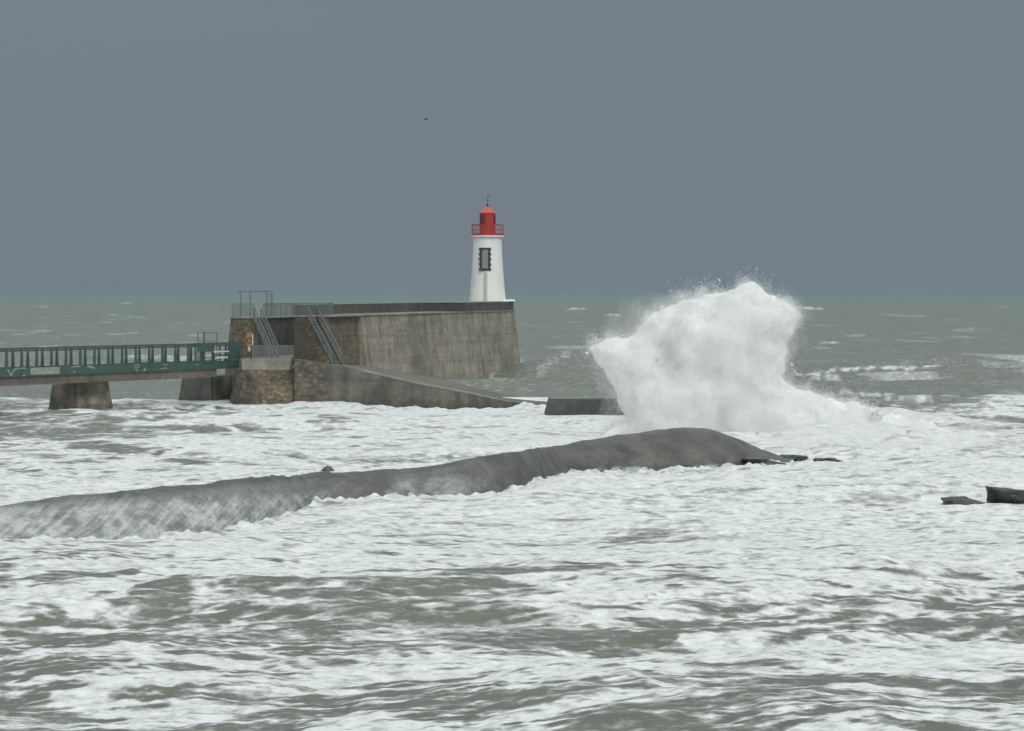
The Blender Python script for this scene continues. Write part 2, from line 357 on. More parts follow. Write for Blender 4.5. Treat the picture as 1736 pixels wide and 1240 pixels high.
    t.links.new(mixc(t, fac, water, foamc), p.inputs['Base Color'])
    rr = t.nodes.new('ShaderNodeMapRange'); t.links.new(fac, rr.inputs['Value']); rr.inputs['To Min'].default_value = .3; rr.inputs['To Max'].default_value = .85
    t.links.new(rr.outputs[0], p.inputs['Roughness']); p.inputs['IOR'].default_value = 1.33
    bump(t, p, fine, .12, .5)
    me.materials.append(m)
    o = bpy.data.objects.new('sea', me); link(o); tag(o, kind='structure')
    return o

# foreground breakwater stations: px, crest y, waterline y
MOUND = [(-260,880,965),(-120,868,940),(0,858,923),(60,853,919),(120,848,917),(200,838,914),(260,831,910),(320,825,903),(400,815,893),(450,810,885),(480,809,878),(520,806,862),(560,804,853),(620,801,848),(690,797,844),(740,790,845),(790,780,844),(830,774,839),(870,767,832),(905,761,823),(945,756,806),(1000,745,798),(1060,736,795),(1120,730,794),(1160,727,794),(1190,727,793),(1220,732,792),(1245,742,790),(1270,753,788),(1300,767,786),(1325,775,784),(1345,781,784)]
def build_breakwater():
    st = np.array(MOUND, float); n = 1300
    pxs = np.linspace(-260, 1345, n); yc = np.interp(pxs, st[:, 0], st[:, 1]); yb = np.interp(pxs, st[:, 0], st[:, 2])
    k = np.ones(31) / 31; yc = np.convolve(np.pad(yc, 15, 'edge'), k, 'valid'); yb = np.convolve(np.pad(yb, 6, 'edge'), np.ones(13) / 13, 'valid')
    yc = yc + 1.1 * pnoise2(pxs / 38, pxs * 0) + .7 * pnoise2(pxs / 11, pxs * 0 + 5)
    Db = F * HC / (yb - HY); Wd = np.interp(pxs, [-260, 900, 1200, 1345], [4.2, 4.2, 5, 2.2])
    Dc = Db + Wd; zc = HC - (yc - HY) * (Dc) / F
    rows = []
    prof = [(-1.9, -1.2)] + [(math.cos(a) * -1, math.sin(a)) for a in np.linspace(0, math.pi / 2, 22)] + [(math.sin(a) * 1.3, math.cos(a)) for a in np.linspace(.15, math.pi / 2, 9)] + [(1.9, -1.2)]
    prof[0] = (-1.25, -.9)
    A = np.zeros((n, len(prof), 3)); foam = np.zeros((n, len(prof)))
    for j, (u, v) in enumerate(prof):
        if 0 < j < 23:  # sloping front face that turns over into a narrow crest
            v2 = .35 * v ** .8 + .65 * (1 - (-u) ** 1.35)
        else: v2 = v
        Yv = Dc + u * Wd; Zv = np.maximum(zc, .1) * v2
        # X stays on the station's own line through its crest so the wall runs evenly
        Xv = (pxs - CX) * Yv / F
        A[:, j, 0] = Xv; A[:, j, 1] = Yv; A[:, j, 2] = Zv
    s = np.repeat(pxs[:, None], len(prof), 1); tt = np.repeat(np.linspace(0, 1, len(prof))[None, :], n, 0)
    no = pnoise3(A[..., 0] / 2.2, A[..., 1] / 2.2, A[..., 2] / 1.2) + .6 * pnoise3(A[..., 0] / .8, A[..., 1] / .8, A[..., 2] / .6)
    low = 1 - np.clip(A[..., 2] / 1.2, 0, 1)
    A[..., 1] -= no * (.05 + .30 * low * (s > 600))
    A[..., 2] += no * .07 * np.where(s < 560, 1.8, 1)
    A[..., 1] -= .16 * np.clip(pnoise3(A[..., 0] / .5, A[..., 1] / .5, A[..., 2] / .35), -.3, 1) * (s > 560) * low
    # water sheets running down the face: streaks skewed down-right
    q = (s - 150 * tt * .9)
    st1 = pnoise2(q / 11, tt * 1.2) + .8 * pnoise2(q / 5, tt * 2.5 + 9) + .6 * pnoise2(q / 35, tt * 3) + .5 * pnoise2(q / 2.6, tt * 5)
    amt = np.interp(s, [-260, 60, 240, 330, 430, 500, 545, 610, 650, 690, 760, 800, 860], [1, 1, 1, 1, 1, .95, .5, .18, .15, .6, .6, .3, .06])
    start = np.interp(s, [-260, 0, 250, 420, 500, 600, 700, 860], [1.05, 1.0, .92, .72, .6, .5, .8, .6])
    st1 = .55 * st1 + .7 * pnoise3(A[..., 0] / .9, A[..., 1] / 1.6, A[..., 2] / .5) + .7 * pnoise3(A[..., 0] / .35, A[..., 1] / .7, A[..., 2] / .3)
    h = A[..., 2] / np.maximum(zc[:, None], .1)
    foam = amt * np.clip(.66 + .6 * st1, 0, 1) * sstep(start + .18, start - .25, h)
    foam = np.maximum(foam, .30 * amt * sstep(1.02, .8, h))
    foam += .10 * sstep(.35, 1.1, pnoise2(q / 9, tt * 1.5) + .6 * pnoise2(q / 3, tt * 4)) * (s > 500)
    foam = np.maximum(foam, .9 * sstep(.12, .0, h) * np.clip(.3 + st1, 0, 1))
    me = bpy.data.meshes.new('stone_breakwater'); m_ = len(prof); idx = np.arange(n * m_).reshape(n, m_)
    quads = np.stack([idx[:-1, :-1], idx[1:, :-1], idx[1:, 1:], idx[:-1, 1:]], -1).reshape(-1, 4)
    me.from_pydata([tuple(v) for v in A.reshape(-1, 3)], [], [tuple(int(i) for i in f) for f in quads])
    me.polygons.foreach_set('use_smooth', [True] * len(me.polygons))
    at = me.attributes.new('foam', 'FLOAT', 'POINT'); at.data.foreach_set('value', foam.ravel().astype(np.float32))
    m, t, p = mat('wet_breakwater')
    a = t.nodes.new('ShaderNodeAttribute'); a.attribute_name = 'foam'
    n1 = noise_node(t, .5, 7, .65); n2 = noise_node(t, 3.5, 6, .7); n3 = noise_node(t, 3.5, 5, .7)
    base = ramp(t, n1, [(.35, (.05, .049, .044)), (.65, (.12, .115, .103))])
    n4 = noise_node(t, .8, 5, .7, sc=(.8, .8, 1.6)); base = mixc(t, .6, base, ramp(t, n4, [(.36, (.55, .55, .55)), (.64, (1.4, 1.4, 1.35))]), 'MULTIPLY')
    base = mixc(t, .5, base, ramp(t, n2, [(.3, (.6, .6, .6)), (.7, (1.35, 1.35, 1.35))]), 'MULTIPLY')
    ma = t.nodes.new('ShaderNodeMath'); ma.operation = 'MULTIPLY_ADD'; t.links.new(n3, ma.inputs[0]); ma.inputs[1].default_value = 2.0; ma.inputs[2].default_value = -.1
    ad = t.nodes.new('ShaderNodeMath'); ad.operation = 'MULTIPLY'; t.links.new(a.outputs['Fac'], ad.inputs[0]); t.links.new(ma.outputs[0], ad.inputs[1])
    mr = t.nodes.new('ShaderNodeMapRange'); mr.inputs['From Min'].default_value = .05; mr.inputs['From Max'].default_value = 1; t.links.new(ad.outputs[0], mr.inputs['Value'])
    mu = t.nodes.new('ShaderNodeMath'); mu.operation = 'MULTIPLY'; mu.inputs[1].default_value = .9; t.links.new(mr.outputs[0], mu.inputs[0])
    t.links.new(mixc(t, mu.outputs[0], base, (.60, .63, .63)), p.inputs['Base Color'])
    p.inputs['Roughness'].default_value = .45; bump(t, p, n2, .15, .6)
    me.materials.append(m)
    o = bpy.data.objects.new('stone_breakwater', me); link(o)
    tag(o, 'long low rounded dark grey breakwater crossing the foreground, white water pouring over its left half', 'breakwater')
build_breakwater()
build_sea()

# ================================================================= JETTY
def DM(px): return 1 / (.003636 - .00000216 * (px - 455))
pA, pB = Vector((X(455, DM(455)), DM(455))), Vector((X(868, DM(868)), DM(868)))
U = (pB - pA).normalized(); NN = Vector((U.y, -U.x))            # along the jetty, and out of its near face
def onM(px, off=0.0):                                            # point on the line offset inwards by off, seen at px
    k = (px - CX) / F; p = pA - NN * off
    s = (k * p.y - p.x) / (U.x - k * U.y); return p + U * s
def v3(p, z): return Vector((p.x, p.y, z))
ZW0, ZW1 = 7.98, 8.32
def zw(p):
    s = (p - pA).dot(U) / (pB - pA).length; return 8.02 + s * .3
WID = 5.6
jet = empty('jetty', v3(onM(640, 2.8), 0), 'long stone and concrete jetty with battered walls carrying the white lighthouse', 'jetty')
def solid(name, plan, ztop, zbot, material, out=.12, parent=None, outfn=None):
    """plan: [(point2d, outward 2d normal)]"""
    bm = bmesh.new()
    top = [v3(p, zw(p) + ztop if ztop < 5 else ztop) for p, n in plan]
    bot = [v3(p + n * out * (8 - zbot), zbot) for p, n in plan]
    loft(bm, top, bot); return mesh_obj(name, bm, material, parent or jet)
# smooth head wall with rounded end
Cc = onM(834, 2.8); C_s = (Cc - pA).dot(U)
headarc = []
for k in range(13):
    a = k / 12 * math.pi; d = NN * math.cos(a) + U * math.sin(a); headarc.append((Cc + d * 2.8, d))
m612 = onM(612); b612 = onM(612) - NN * WID
solid('head_wall', [(m612, NN)] + headarc + [(b612, -NN)], 0, -3, M_CONC)
m555 = onM(556, .0); p2 = m555 - NN * 3.2
in35 = NN * .45
solid('stone_bay', [(m555 - in35, NN * .6), (m612 - in35, NN * .6), (b612 + NN * .05, -NN), (m555 - NN * WID + NN * .05, -NN)], -.02, -3, M_STONE)
# ochre buttress face beside the bay
e1 = m555 - U * .05
solid('buttress', [(e1 - NN * 3.2 - U * .9, NN * 0 - U), (e1 - in35 * .2 - U * .9, -U * .6 + NN * .5), (e1 - in35 * .2 + U * .3, NN * .5), (e1 - NN * 3.2 + U * .3, U * 0)], -.05, -3, M_ORANGE)
q0 = e1 - NN * 3.2 - U * .9
solid('pilaster', [(q0 - U * .12 - NN * .1, -U), (q0 + NN * 1.25 - U * .12, -U), (q0 + NN * 1.25 + U * .5, U * 0), (q0 - NN * .1 + U * .5, U * 0)], -.06, -3, M_LOW)
p1 = p2 - U * 12.8; p0 = p1 - NN * 2.4
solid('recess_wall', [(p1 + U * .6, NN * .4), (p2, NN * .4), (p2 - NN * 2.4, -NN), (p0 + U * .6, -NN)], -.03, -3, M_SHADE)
solid('end_wall', [(p1, NN * .5 - U * .4), (p1 + U * .6, NN * .5), (p0 + U * .6, -NN), (p0, -NN - U * .4)], -.01, -3, M_STONE, .1)
# walkway slab with pale wet lip
def slab(name, plan, z0, z1, m, parent=jet):
    bm = bmesh.new(); loft(bm, [v3(p, zw(p) + z1) for p in plan], [v3(p, zw(p) + z0) for p in plan]); return mesh_obj(name, bm, m, parent)
o_ = .12
slab('walkway', [m612 + NN * o_ - U * .3] + [p + d * o_ for p, d in headarc] + [b612 - NN * o_ - U * .3], .0, .14, M_CONC)
slab('walkway', [p1 + NN * .25 - U * .12, p2 + NN * .25 - U * .8, m555 + NN * .1 - U * 1.1, m612 + NN * .1 - U * .31, b612 - NN * o_ - U * .31, p0 - NN * o_ - U * .12], .0, .12, M_PALE)
# parapet on the sea side
pa0 = onM(500, WID - .5)
bpar = onM(790, WID - .5)
ins = NN * .45
bm = bmesh.new(); pl = [pa0 + ins * .5, bpar + ins * .5, bpar - ins * .5, pa0 - ins * .5]
loft(bm, [v3(p, zw(p) + 1.17) for p in pl], [v3(p, zw(p) + .13) for p in pl]); mesh_obj('parapet', bm, M_DARK, jet)
# raised head block under the lighthouse
hp = [onM(786, .12)] + [p - d * .12 for p, d in headarc] + [onM(786, .12) - NN * (WID - .24)]
slab('head_block', hp, .141, 1.15, M_DARK)
slab('coping', [p + (p - Cc).normalized() * .08 for p in hp], 1.15, 1.24, M_PALE)

# lower landing, apron and slipway on the near side
def quadblock(name, tops, front_drop, m, zb=-3, out=.5):
    pass
land = empty('dummy', (0, 0, 0), 'x', 'x'); bpy.data.objects.remove(land)
def P(px, D): return Vector((X(px, D), D))
def ROUGH(bm, k, sc):
    co = np.array([v.co[:] for v in bm.verts]); n = [(pnoise3(co[:, 0] / sc + o, co[:, 1] / sc, co[:, 2] / sc) + .5 * pnoise3(co[:, 0] / sc * 2.3, co[:, 1] / sc * 2.3 + o, co[:, 2] / sc * 2.3)) * k for o in (3, 17)]
    for v, a, b in zip(bm.verts, *n): v.co.x += a * .6; v.co.y -= abs(b)
# stone base + beige cap
bm = bmesh.new(); plan = [P(402, 273), P(412, 272.3), P(470, 271.9), P(499, 272.6), P(500, 292), P(426, 286), P(398, 280)]
bot = [P(385, 272.6), P(401, 270.9), P(470, 270.2), P(506, 270.8), P(504, 293), P(420, 287), P(380, 281)]
loft(bm, [v3(p, 3.35) for p in plan], [v3(p, -3) for p in bot]); bmesh.ops.subdivide_edges(bm, edges=bm.edges[:], cuts=16, use_grid_fill=True); ROUGH(bm, .28, 1.2); lb = mesh_obj('landing_base', bm, M_STONE, jet)
bm = bmesh.new(); plan = [P(409, 272.1), P(492, 271.6), P(496, 291), P(430, 283)]
loft(bm, [v3(p, 4.35) for p in plan], [v3(p, 3.35) for p in [P(411, 272.3), P(491, 271.9), P(495, 291), P(430, 283)]]); mesh_obj('landing_slab', bm, M_BEIGE, jet)
# apron / slipway: front edge line and back edge at the wall foot
fr = [(499, 612), (520, 614), (545, 617), (572, 620), (600, 625), (615, 629), (700, 649), (780, 664), (860, 681), (925, 686)]
bk = [(505, 609), (532, 612), (560, 617), (590, 619), (617, 620), (626, 621), (706, 633.5), (786, 645), (835, 655), (935, 677)]
bm = bmesh.new(); rows = []
for (fx, fy), (kx, ky) in zip(fr, bk):
    Df = 272 - (fx - 499) * .012
    zf = HC - (fy - HY) * Df / F
    kp = onM(kx if kx < 836 else 836, 0); Dk = kp.y if kx < 836 else 300
    if kx < 617: Dk = min(Dk, 292)
    zk = HC - (ky - HY) * Dk / F
    fP, kP = P(fx, Df), P(kx, Dk)
    rows.append([Vector((fP.x, fP.y - .4, -3)), v3(fP, zf), v3(kP, zk), v3(kP, -3)])
vv = [[bm.verts.new(p) for p in r] for r in rows]
for a, b in zip(vv, vv[1:]):
    for j in range(4): bm.faces.new((a[j], b[j], b[(j + 1) % 4], a[(j + 1) % 4]))
bm.faces.new(vv[0]); bm.faces.new(vv[-1][::-1])
apron = mesh_obj('slipway', bm, M_LOW, jet)
bm = bmesh.new(); fp = [(499, 610), (515, 612), (530, 613.5), (548, 616), (562, 619)]
tf = [W(a, b, 271.45) for a, b in fp]; tb = [p + Vector((0, 1.5, 0)) for p in tf]
loft(bm, tf + tb[::-1], [Vector((p.x + (.25 if p.y < 272 else 0), p.y - .55, -3)) for p in tf] + [Vector((p.x, p.y, -3)) for p in tb[::-1]])
bmesh.ops.subdivide_edges(bm, edges=bm.edges[:], cuts=8, use_grid_fill=True); ROUGH(bm, .16, .9); mesh_obj('masonry_foot', bm, M_STAIN, jet)
# pale lip along the slipway edge, built on its own edge
bm = bmesh.new()
for a, b in zip(rows[5:-1], rows[6:]):
    beam(bm, a[1] + Vector((0, .16, .03)), b[1] + Vector((0, .16, .03)), .4, .1)
mesh_obj('kerb', bm, M_PALE, jet)

# ---- metal railings, stairs, frame
def railing(name, a, b, h, parent, m, bar=.13, bw=.035, posts=1.6, base=.08):
    bm = bmesh.new(); d = (b - a); n = max(1, int(d.length / bar))
    for k in range(n + 1):
        p = a + d * (k / n); beam(bm, p + Vector((0, 0, base)), p + Vector((0, 0, h - .03)), bw, bw)
    npst = max(1, round(d.length / posts))
    for k in range(npst + 1):
        p = a + d * (k / npst) + Vector((0, -.045, 0)); beam(bm, p, p + Vector((0, 0, h + .02)), .07, .07)
    for z in (base, h): beam(bm, a + Vector((0, 0, z)), b + Vector((0, 0, z)), .07, .06)
    return mesh_obj(name, bm, m, parent)
zz = lambda p: v3(p, zw(p) + .12)
railing('railing', zz(p0 + U * .1 + NN * .1), zz(p1 - NN * .1 + U * .05), 1.25, jet, M_GALV, .11, .045)
r0 = onM(447, 3.35); railing('railing', zz(r0), zz(p2 + NN * .1 - U * .3), 1.25, jet, M_GALV, .22, .045)
railing('railing', zz(p2 + NN * .15 - U * .6), zz(m555 - NN * .1 - U * .6), 1.25, jet, M_GALV, .11, .045)
railing('railing', zz(m555 - NN * .1), zz(onM(565, .1)), 1.25, jet, M_GALV, .2, .045)
railing('railing', v3(P(426, 272.4), 4.36), v3(P(497, 272.0), 4.36), 1.22, jet, M_GALV, .10, .05)
railing('railing', v3(P(426, 272.4), 4.36), v3(P(429, 280.5), 4.36), 1.22, jet, M_GALV, .3, .04)
def stair(name, top, bottom, wid, parent, side):
    bm = bmesh.new(); side = side.normalized(); n = 14
    for s in (-1, 1):
        beam(bm, top + side * s * wid / 2, bottom + side * s * wid / 2, .1, .3, side)
    for k in range(1, n):
        c = top.lerp(bottom, k / n); beam(bm, c - side * (wid / 2 - .05), c + side * (wid / 2 - .05), .26, .05)
    st = mesh_obj(name, bm, M_GALV, parent)
    for s in (-1, 1):
        bm = bmesh.new(); upv = Vector((0, 0, 1.0)); sp = side * s * wid / 2
        beam(bm, top + sp + upv, bottom + sp + upv, .08, .08, side)
        beam(bm, top + sp + upv * .55, bottom + sp + upv * .55, .05, .05, side)
        for k in range(6):
            c = top.lerp(bottom, k / 5) + sp; beam(bm, c, c + upv, .06, .06, side)
        mesh_obj('handrail', bm, M_GALV, st)
    return st
sd_ = v3(-U, 0)
stair('staircase', v3(onM(437, 3.0), 8.05), v3(P(466, 276.5), 4.4), 1.0, jet, Vector((-.55, -.83, 0)))
stair('staircase', v3(onM(556, .1) - NN * 1.2 - U * 1.3, 8.1), v3(P(572, 284), 3.5), 1.1, jet, Vector((-.8, -.6, 0)))
# portal frame at the head of the stairs
fr_ = bmesh.new()
b1 = zz(onM(408, 5.2)); b2 = zz(onM(424, 4.3)); b3 = zz(onM(452, 3.4)); b4 = zz(onM(461, 3.4))
fr_.free()
for b, h in ((b1, 2.45), (b2, 2.45), (b3, 2.45), (b4, 2.3)):
    fr_ = bmesh.new(); beam(fr_, b, b + Vector((0, 0, h)), .12, .12); mesh_obj('frame_post', fr_, M_GALV, jet)
fr_ = bmesh.new(); z = Vector((0, 0, 2.45))
beam(fr_, b1 + z - Vector((.3, 0, 0)), b2 + z, .08, .08); beam(fr_, b2 + z, b3 + z, .08, .08); beam(fr_, b3 + z, b4 + z, .08, .08)
mesh_obj('crossbar', fr_, M_GALV, jet)
bm = bmesh.new()
for k in range(5):
    c = b3.lerp(b4, k / 4); beam(bm, c + Vector((0, 0, 1.3)), c + Vector((0, 0, 2.3)), .03, .03)
mesh_obj('side_panel', bm, M_GALV, jet)

# lifebuoy cabinet on post
lc = W(424, 577, 274.0); e = empty('lifebuoy_cabinet', (lc.x, lc.y, 4.35), 'small orange lifebuoy box above a white panel on the jetty landing', 'lifebuoy box')
bm = bmesh.new(); beam(bm, (lc.x, lc.y, 5.5), (lc.x, lc.y, 6.75), .55, .28); mesh_obj('box', bm, M_ORNG, e)
bm = bmesh.new(); beam(bm, (lc.x + .02, lc.y - .02, 5.0), (lc.x + .02, lc.y - .02, 5.49), .42, .1); mesh_obj('panel', bm, M_WHT, e)
bm = bmesh.new(); beam(bm, (lc.x, lc.y + .05, 4.35), (lc.x, lc.y + .05, 4.999), .12, .1); mesh_obj('post', bm, M_GALV, e)
bm = bmesh.new(); beam(bm, (lc.x + .26, lc.y - .16, 5.55), (lc.x + .26, lc.y - .16, 6.6), .1, .05); mesh_obj('edge_strip', bm, M_WHT, e)
bm = bmesh.new()
ring = 16
for k in range(ring):
    a0, a1 = 2 * math.pi * k / ring, 2 * math.pi * (k + 1) / ring
    beam(bm, (lc.x + .17 * math.cos(a0) - .04, lc.y - .17, 6.05 + .3 * math.sin(a0)), (lc.x + .17 * math.cos(a1) - .04, lc.y - .17, 6.05 + .3 * math.sin(a1)), .06, .06)
mesh_obj('lifebuoy', bm, M_BLACK, e)

# ================================================================= LIGHTHOUSE
LC = onM(826.5, 2.8); LD = LC.y; s_ = LD / F
def lz(py): return HC - (py - HY) * s_
zb = zw(LC) + 1.24
lh = empty('lighthouse', v3(LC, zb), 'white tapering lighthouse with a red lantern at the end of the jetty', 'lighthouse')
def lpart(name, prof, m, parent=lh, seg=48, smooth=True):
    bm = bmesh.new(); lathe(bm, (LC.x, LC.y), prof, seg); o = mesh_obj(name, bm, m, parent, smooth)
    if smooth:
        md = o.modifiers.new('e', 'EDGE_SPLIT'); md.split_angle = math.radians(35)
    return o
rb, rt = 31 * s_, 24 * s_
pr = [(rb + .05, zb - .0)] + [(rt + (rb - rt) * (1 - t) ** 1.45, zb + (lz(404) - zb) * t) for t in np.linspace(0, 1, 14)]
lpart('tower', pr, M_TOWER)
lpart('gallery', [(24.5 * s_, lz(404)), (26.5 * s_, lz(403)), (27.8 * s_, lz(402)), (27.8 * s_, lz(399.8))], M_TOWER)
gr = bmesh.new(); R = 26.3 * s_
for k in range(44):
    a = 2 * math.pi * k / 44; x, y = LC.x + R * math.cos(a), LC.y + R * math.sin(a)
    wdt = .10 if k % 11 == 0 else .028
    beam(gr, (x, y, lz(399.8)), (x, y, lz(382)), wdt, wdt)
for z, t_ in ((lz(381.5), .07), (lz(390), .035), (lz(397.5), .16)):
    for k in range(44):
        a0, a1 = 2 * math.pi * k / 44, 2 * math.pi * (k + 1) / 44
        beam(gr, (LC.x + R * math.cos(a0), LC.y + R * math.sin(a0), z), (LC.x + R * math.cos(a1), LC.y + R * math.sin(a1), z), .05, t_)
mesh_obj('gallery_railing', gr, M_RED, lh)
lan = lpart('lantern', [(13.8 * s_, lz(399.8)), (13.8 * s_, lz(398)), (13.3 * s_, lz(397.5)), (13.3 * s_, lz(363)), (14.1 * s_, lz(362.5)), (14.1 * s_, lz(361.5))], M_RED)
# dark window panes let into the lantern wall
def pane(angc, w_, z0, z1, name='window', par=lan):
    bm = bmesh.new(); r0, r1 = 13.3 * s_ + .004, 13.3 * s_ + .05; seg = 8; R0, R1 = [], []
    for k in range(seg + 1):
        a = angc + w_ * (k / seg - .5); c, s = math.cos(a), math.sin(a)
        R0.append([Vector((LC.x + r0 * c, LC.y + r0 * s, z)) for z in (z0, z1)]); R1.append([Vector((LC.x + r1 * c, LC.y + r1 * s, z)) for z in (z0, z1)])
    for k in range(seg): loft(bm, [R0[k][1], R1[k][1], R1[k + 1][1], R0[k + 1][1]], [R0[k][0], R1[k][0], R1[k + 1][0], R0[k + 1][0]])
    return mesh_obj(name, bm, M_REDD, par)
for a in (-135, -12, 110): pane(math.radians(a), .85, lz(380), lz(365))
dome = lpart('dome', [(14.3 * s_, lz(361.5)), (12.6 * s_, lz(359.5)), (9.2 * s_, lz(356.5)), (5.5 * s_, lz(353.8)), (3.2 * s_, lz(351.8)), (1.7 * s_, lz(350.5))], M_REDL)
bm = bmesh.new(); lathe(bm, (LC.x, LC.y), [(1.6 * s_, lz(351)), (1.9 * s_, lz(348.5)), (1.5 * s_, lz(346.5)), (.8 * s_, lz(345))], 12); mesh_obj('finial', bm, M_BLACK, lh)
bm = bmesh.new(); beam(bm, (LC.x, LC.y, lz(345.2)), (LC.x, LC.y, lz(332)), .05, .05)
beam(bm, (LC.x - .22, LC.y, lz(340)), (LC.x + .28, LC.y, lz(339.6)), .05, .06); beam(bm, (LC.x - .05, LC.y, lz(333.4)), (LC.x + .38, LC.y, lz(333)), .05, .1)
beam(bm, (LC.x, LC.y - .2, lz(342)), (LC.x, LC.y + .2, lz(342)), .04, .04)
mesh_obj('weather_vane', bm, plain('weathered_steel', (.10, .12, .13)), lh)
# window with toothed stone surround, facing the camera and sunk into the wall
def radius_at(z):
    t = (z - zb) / (lz(404) - zb); return rt + (rb - rt) * (1 - t) ** 1.45
fx = LC.x - 4.0 * s_
def front(z, x): r = radius_at(z); return LC.y - math.sqrt(max(.01, r * r - (x - LC.x) ** 2))
bm = bmesh.new(); rows_ = 9; z0, z1 = lz(459.5), lz(420.5)
for k in range(rows_):
    za, zc_ = z0 + (z1 - z0) * k / rows_, z0 + (z1 - z0) * (k + 1) / rows_ - .02
    wo_ = (10.3 if k % 2 == 0 else 8.6) * s_; wi = 5.3 * s_
    yf = front((za + zc_) / 2, fx) - .12; yb_ = yf + .6
    blocks = [(-wo_, wo_)] if k in (0, rows_ - 1) else [(-wo_, -wi), (wi, wo_)]
    for a, b in blocks:
        loft(bm, [Vector((fx + a, yf, zc_)), Vector((fx + b, yf, zc_)), Vector((fx + b, yb_, zc_)), Vector((fx + a, yb_, zc_))],
             [Vector((fx + a, yf, za)), Vector((fx + b, yf, za)), Vector((fx + b, yb_, za)), Vector((fx + a, yb_, za))])
win = mesh_obj('window', bm, M_QUOIN, lh)
bm = bmesh.new(); yf = front(lz(440), fx) - .03
beam(bm, (fx + .06, yf, lz(456.2)), (fx + .06, yf + .05, lz(424)), 8.6 * s_, .3, Vector((1, 0, 0))); mesh_obj('shutter', bm, M_DOOR, win)
bm = bmesh.new()
beam(bm, (fx, front(lz(419), fx) - .1, lz(419.2)), (fx + .01, front(lz(419), fx) - .1, lz(419.21)), .1, .1)
bm.free()
# grey rendered rib running down from the window to the foot
bm = bmesh.new(); a = lz(462); n_ = 8; xr = LC.x - 3.2 * s_
for k in range(n_):
    zA, zB = a + (zb + .02 - a) * k / n_, a + (zb + .02 - a) * (k + 1) / n_
    beam(bm, (xr, front(zA, xr) - .02, zA), (xr, front(zB, xr) - .02, zB), 5.2 * s_, .16, Vector((1, 0, 0)))
mesh_obj('cable_duct', bm, plain('stained_render', (.46, .47, .43), .7, 0, .12), lh)
# white plinth on the seaward side
bm = bmesh.new(); q = LC + Vector((0, 0)); x0, x1 = LC.x + 24 * s_, LC.x + 47 * s_
loft(bm, [Vector((x0, LC.y - 1.1, lz(508))), Vector((x1 - .08, LC.y - .9, lz(508))), Vector((x1 - .08, LC.y + 1.4, lz(508))), Vector((x0, LC.y + 1.4, lz(508)))],
     [Vector((x0, LC.y - 1.2, zb)), Vector((x1, LC.y - 1.0, zb)), Vector((x1, LC.y + 1.4, zb)), Vector((x0, LC.y + 1.4, zb))])
mesh_obj('plinth', bm, M_TOWER, lh)

# ================================================================= FOOTBRIDGE
def DB(px): return 1 / (.003937 - .00000116 * (px - 135))
bA, bB = Vector((X(0, DB(0)), DB(0))), Vector((X(405, DB(405)), DB(405)))
bu = (bB - bA).normalized(); bn = Vector((bu.y, -bu.x)); Lb = (bB - bA).length; bA = bA - bu * 22; Lb += 22
ZD, ZG, ZBm, ZR = 4.13, 3.4, 2.66, 5.74
br = empty('footbridge', v3(bA.lerp(bB, .6), ZBm), 'green steel footbridge with slanted-post railings leading to the jetty landing', 'footbridge')
def bbox(name, s0, s1, o0, o1, z0, z1, m, parent=br):
    bm = bmesh.new(); pl = [bA + bu * s0 + bn * o1, bA + bu * s1 + bn * o1, bA + bu * s1 + bn * o0, bA + bu * s0 + bn * o0]
    loft(bm, [v3(p, z1) for p in pl], [v3(p, z0) for p in pl]); return mesh_obj(name, bm, m, parent)
bbox('deck', 0, Lb, -2.5, -.13, ZD - .3, ZD - .1, M_BEAM)
g1 = bbox('girder', 0, Lb, -.12, 0.0, ZG, ZD, M_GREEN)
bbox('girder', 0, Lb, -2.64, -2.51, ZG, ZD, M_GREEN)
bbox('concrete_beam', 0, Lb - 3.5, -2.2, -.16, ZBm, ZG - .004, M_BEAM)
for off in (-.06, -2.57):
    rr_ = bbox('top_rail', 0, Lb - .5, off - .06, off + .06, ZR - .07, ZR + .02, M_GREEN2)
    bbox('lower_rail', 0, Lb - .5, off - .03, off + .03, ZR - .25, ZR - .17, M_GREEN2)
    s = .4
    while s < Lb - .6:
        bm = bmesh.new(); c = bA + bu * s + bn * off
        w0, w1 = .26, .09
        def qd(w_, z_): return [v3(c + bu * a * w_ + bn * b * .05, z_) for a, b in ((-1, -1), (1, -1), (1, 1), (-1, 1))]
        loft(bm, qd(w1, ZR - .07), qd(w0 * .75, ZD)); mesh_obj('post', bm, M_GREEN2, br); s += 2.05
# pale graffiti strokes and a weathered pale panel painted on the near girder (unreadable in the photo)
def girder_patch(s0, s1, z0, z1, m, name): bbox(name, s0, s1, .003, .012, z0, z1, m, g1)
sp = lambda px: ((Vector((X(px, DB(px)), DB(px))) - bA).dot(bu))
girder_patch(sp(52), sp(101), ZG + .12, ZD - .03, plain('pale_paint_patch', (.28, .31, .28), .6, 0, .35, 3), 'paint_patch')
def stroke(pts, wd=.09):
    bm = bmesh.new()
    P3 = [v3(bA + bu * sp(px) + bn * .012, ZG + (ZD - ZG) * v) for px, v in pts]
    for a, b in zip(P3, P3[1:]): beam(bm, a, b, .02, wd, v3(bn, 0))
    return mesh_obj('graffiti', bm, M_WGREY, g1)
stroke([(13, .85), (16, .5), (18, .1)], .16); stroke([(18, .1), (22, .6), (26, .9), (31, .95)], .14); stroke([(25, .95), (44, .93)], .08)
stroke([(38, .1), (42, .12)], .14); stroke([(121, .9), (136, .97)], .1); stroke([(148, .93), (158, .75), (160, .6)], .2); stroke([(124, .3), (127, .35)], .12)
stroke([(227, .85), (229, .4), (233, .15)], .1); stroke([(227, .88), (236, .85), (235, .6), (229, .5)], .07); stroke([(243, .2), (247, .3)], .2); stroke([(271, .3), (283, .35)], .08); stroke([(276, .75), (284, .8)], .06); stroke([(333, .6), (336, .65)], .1)
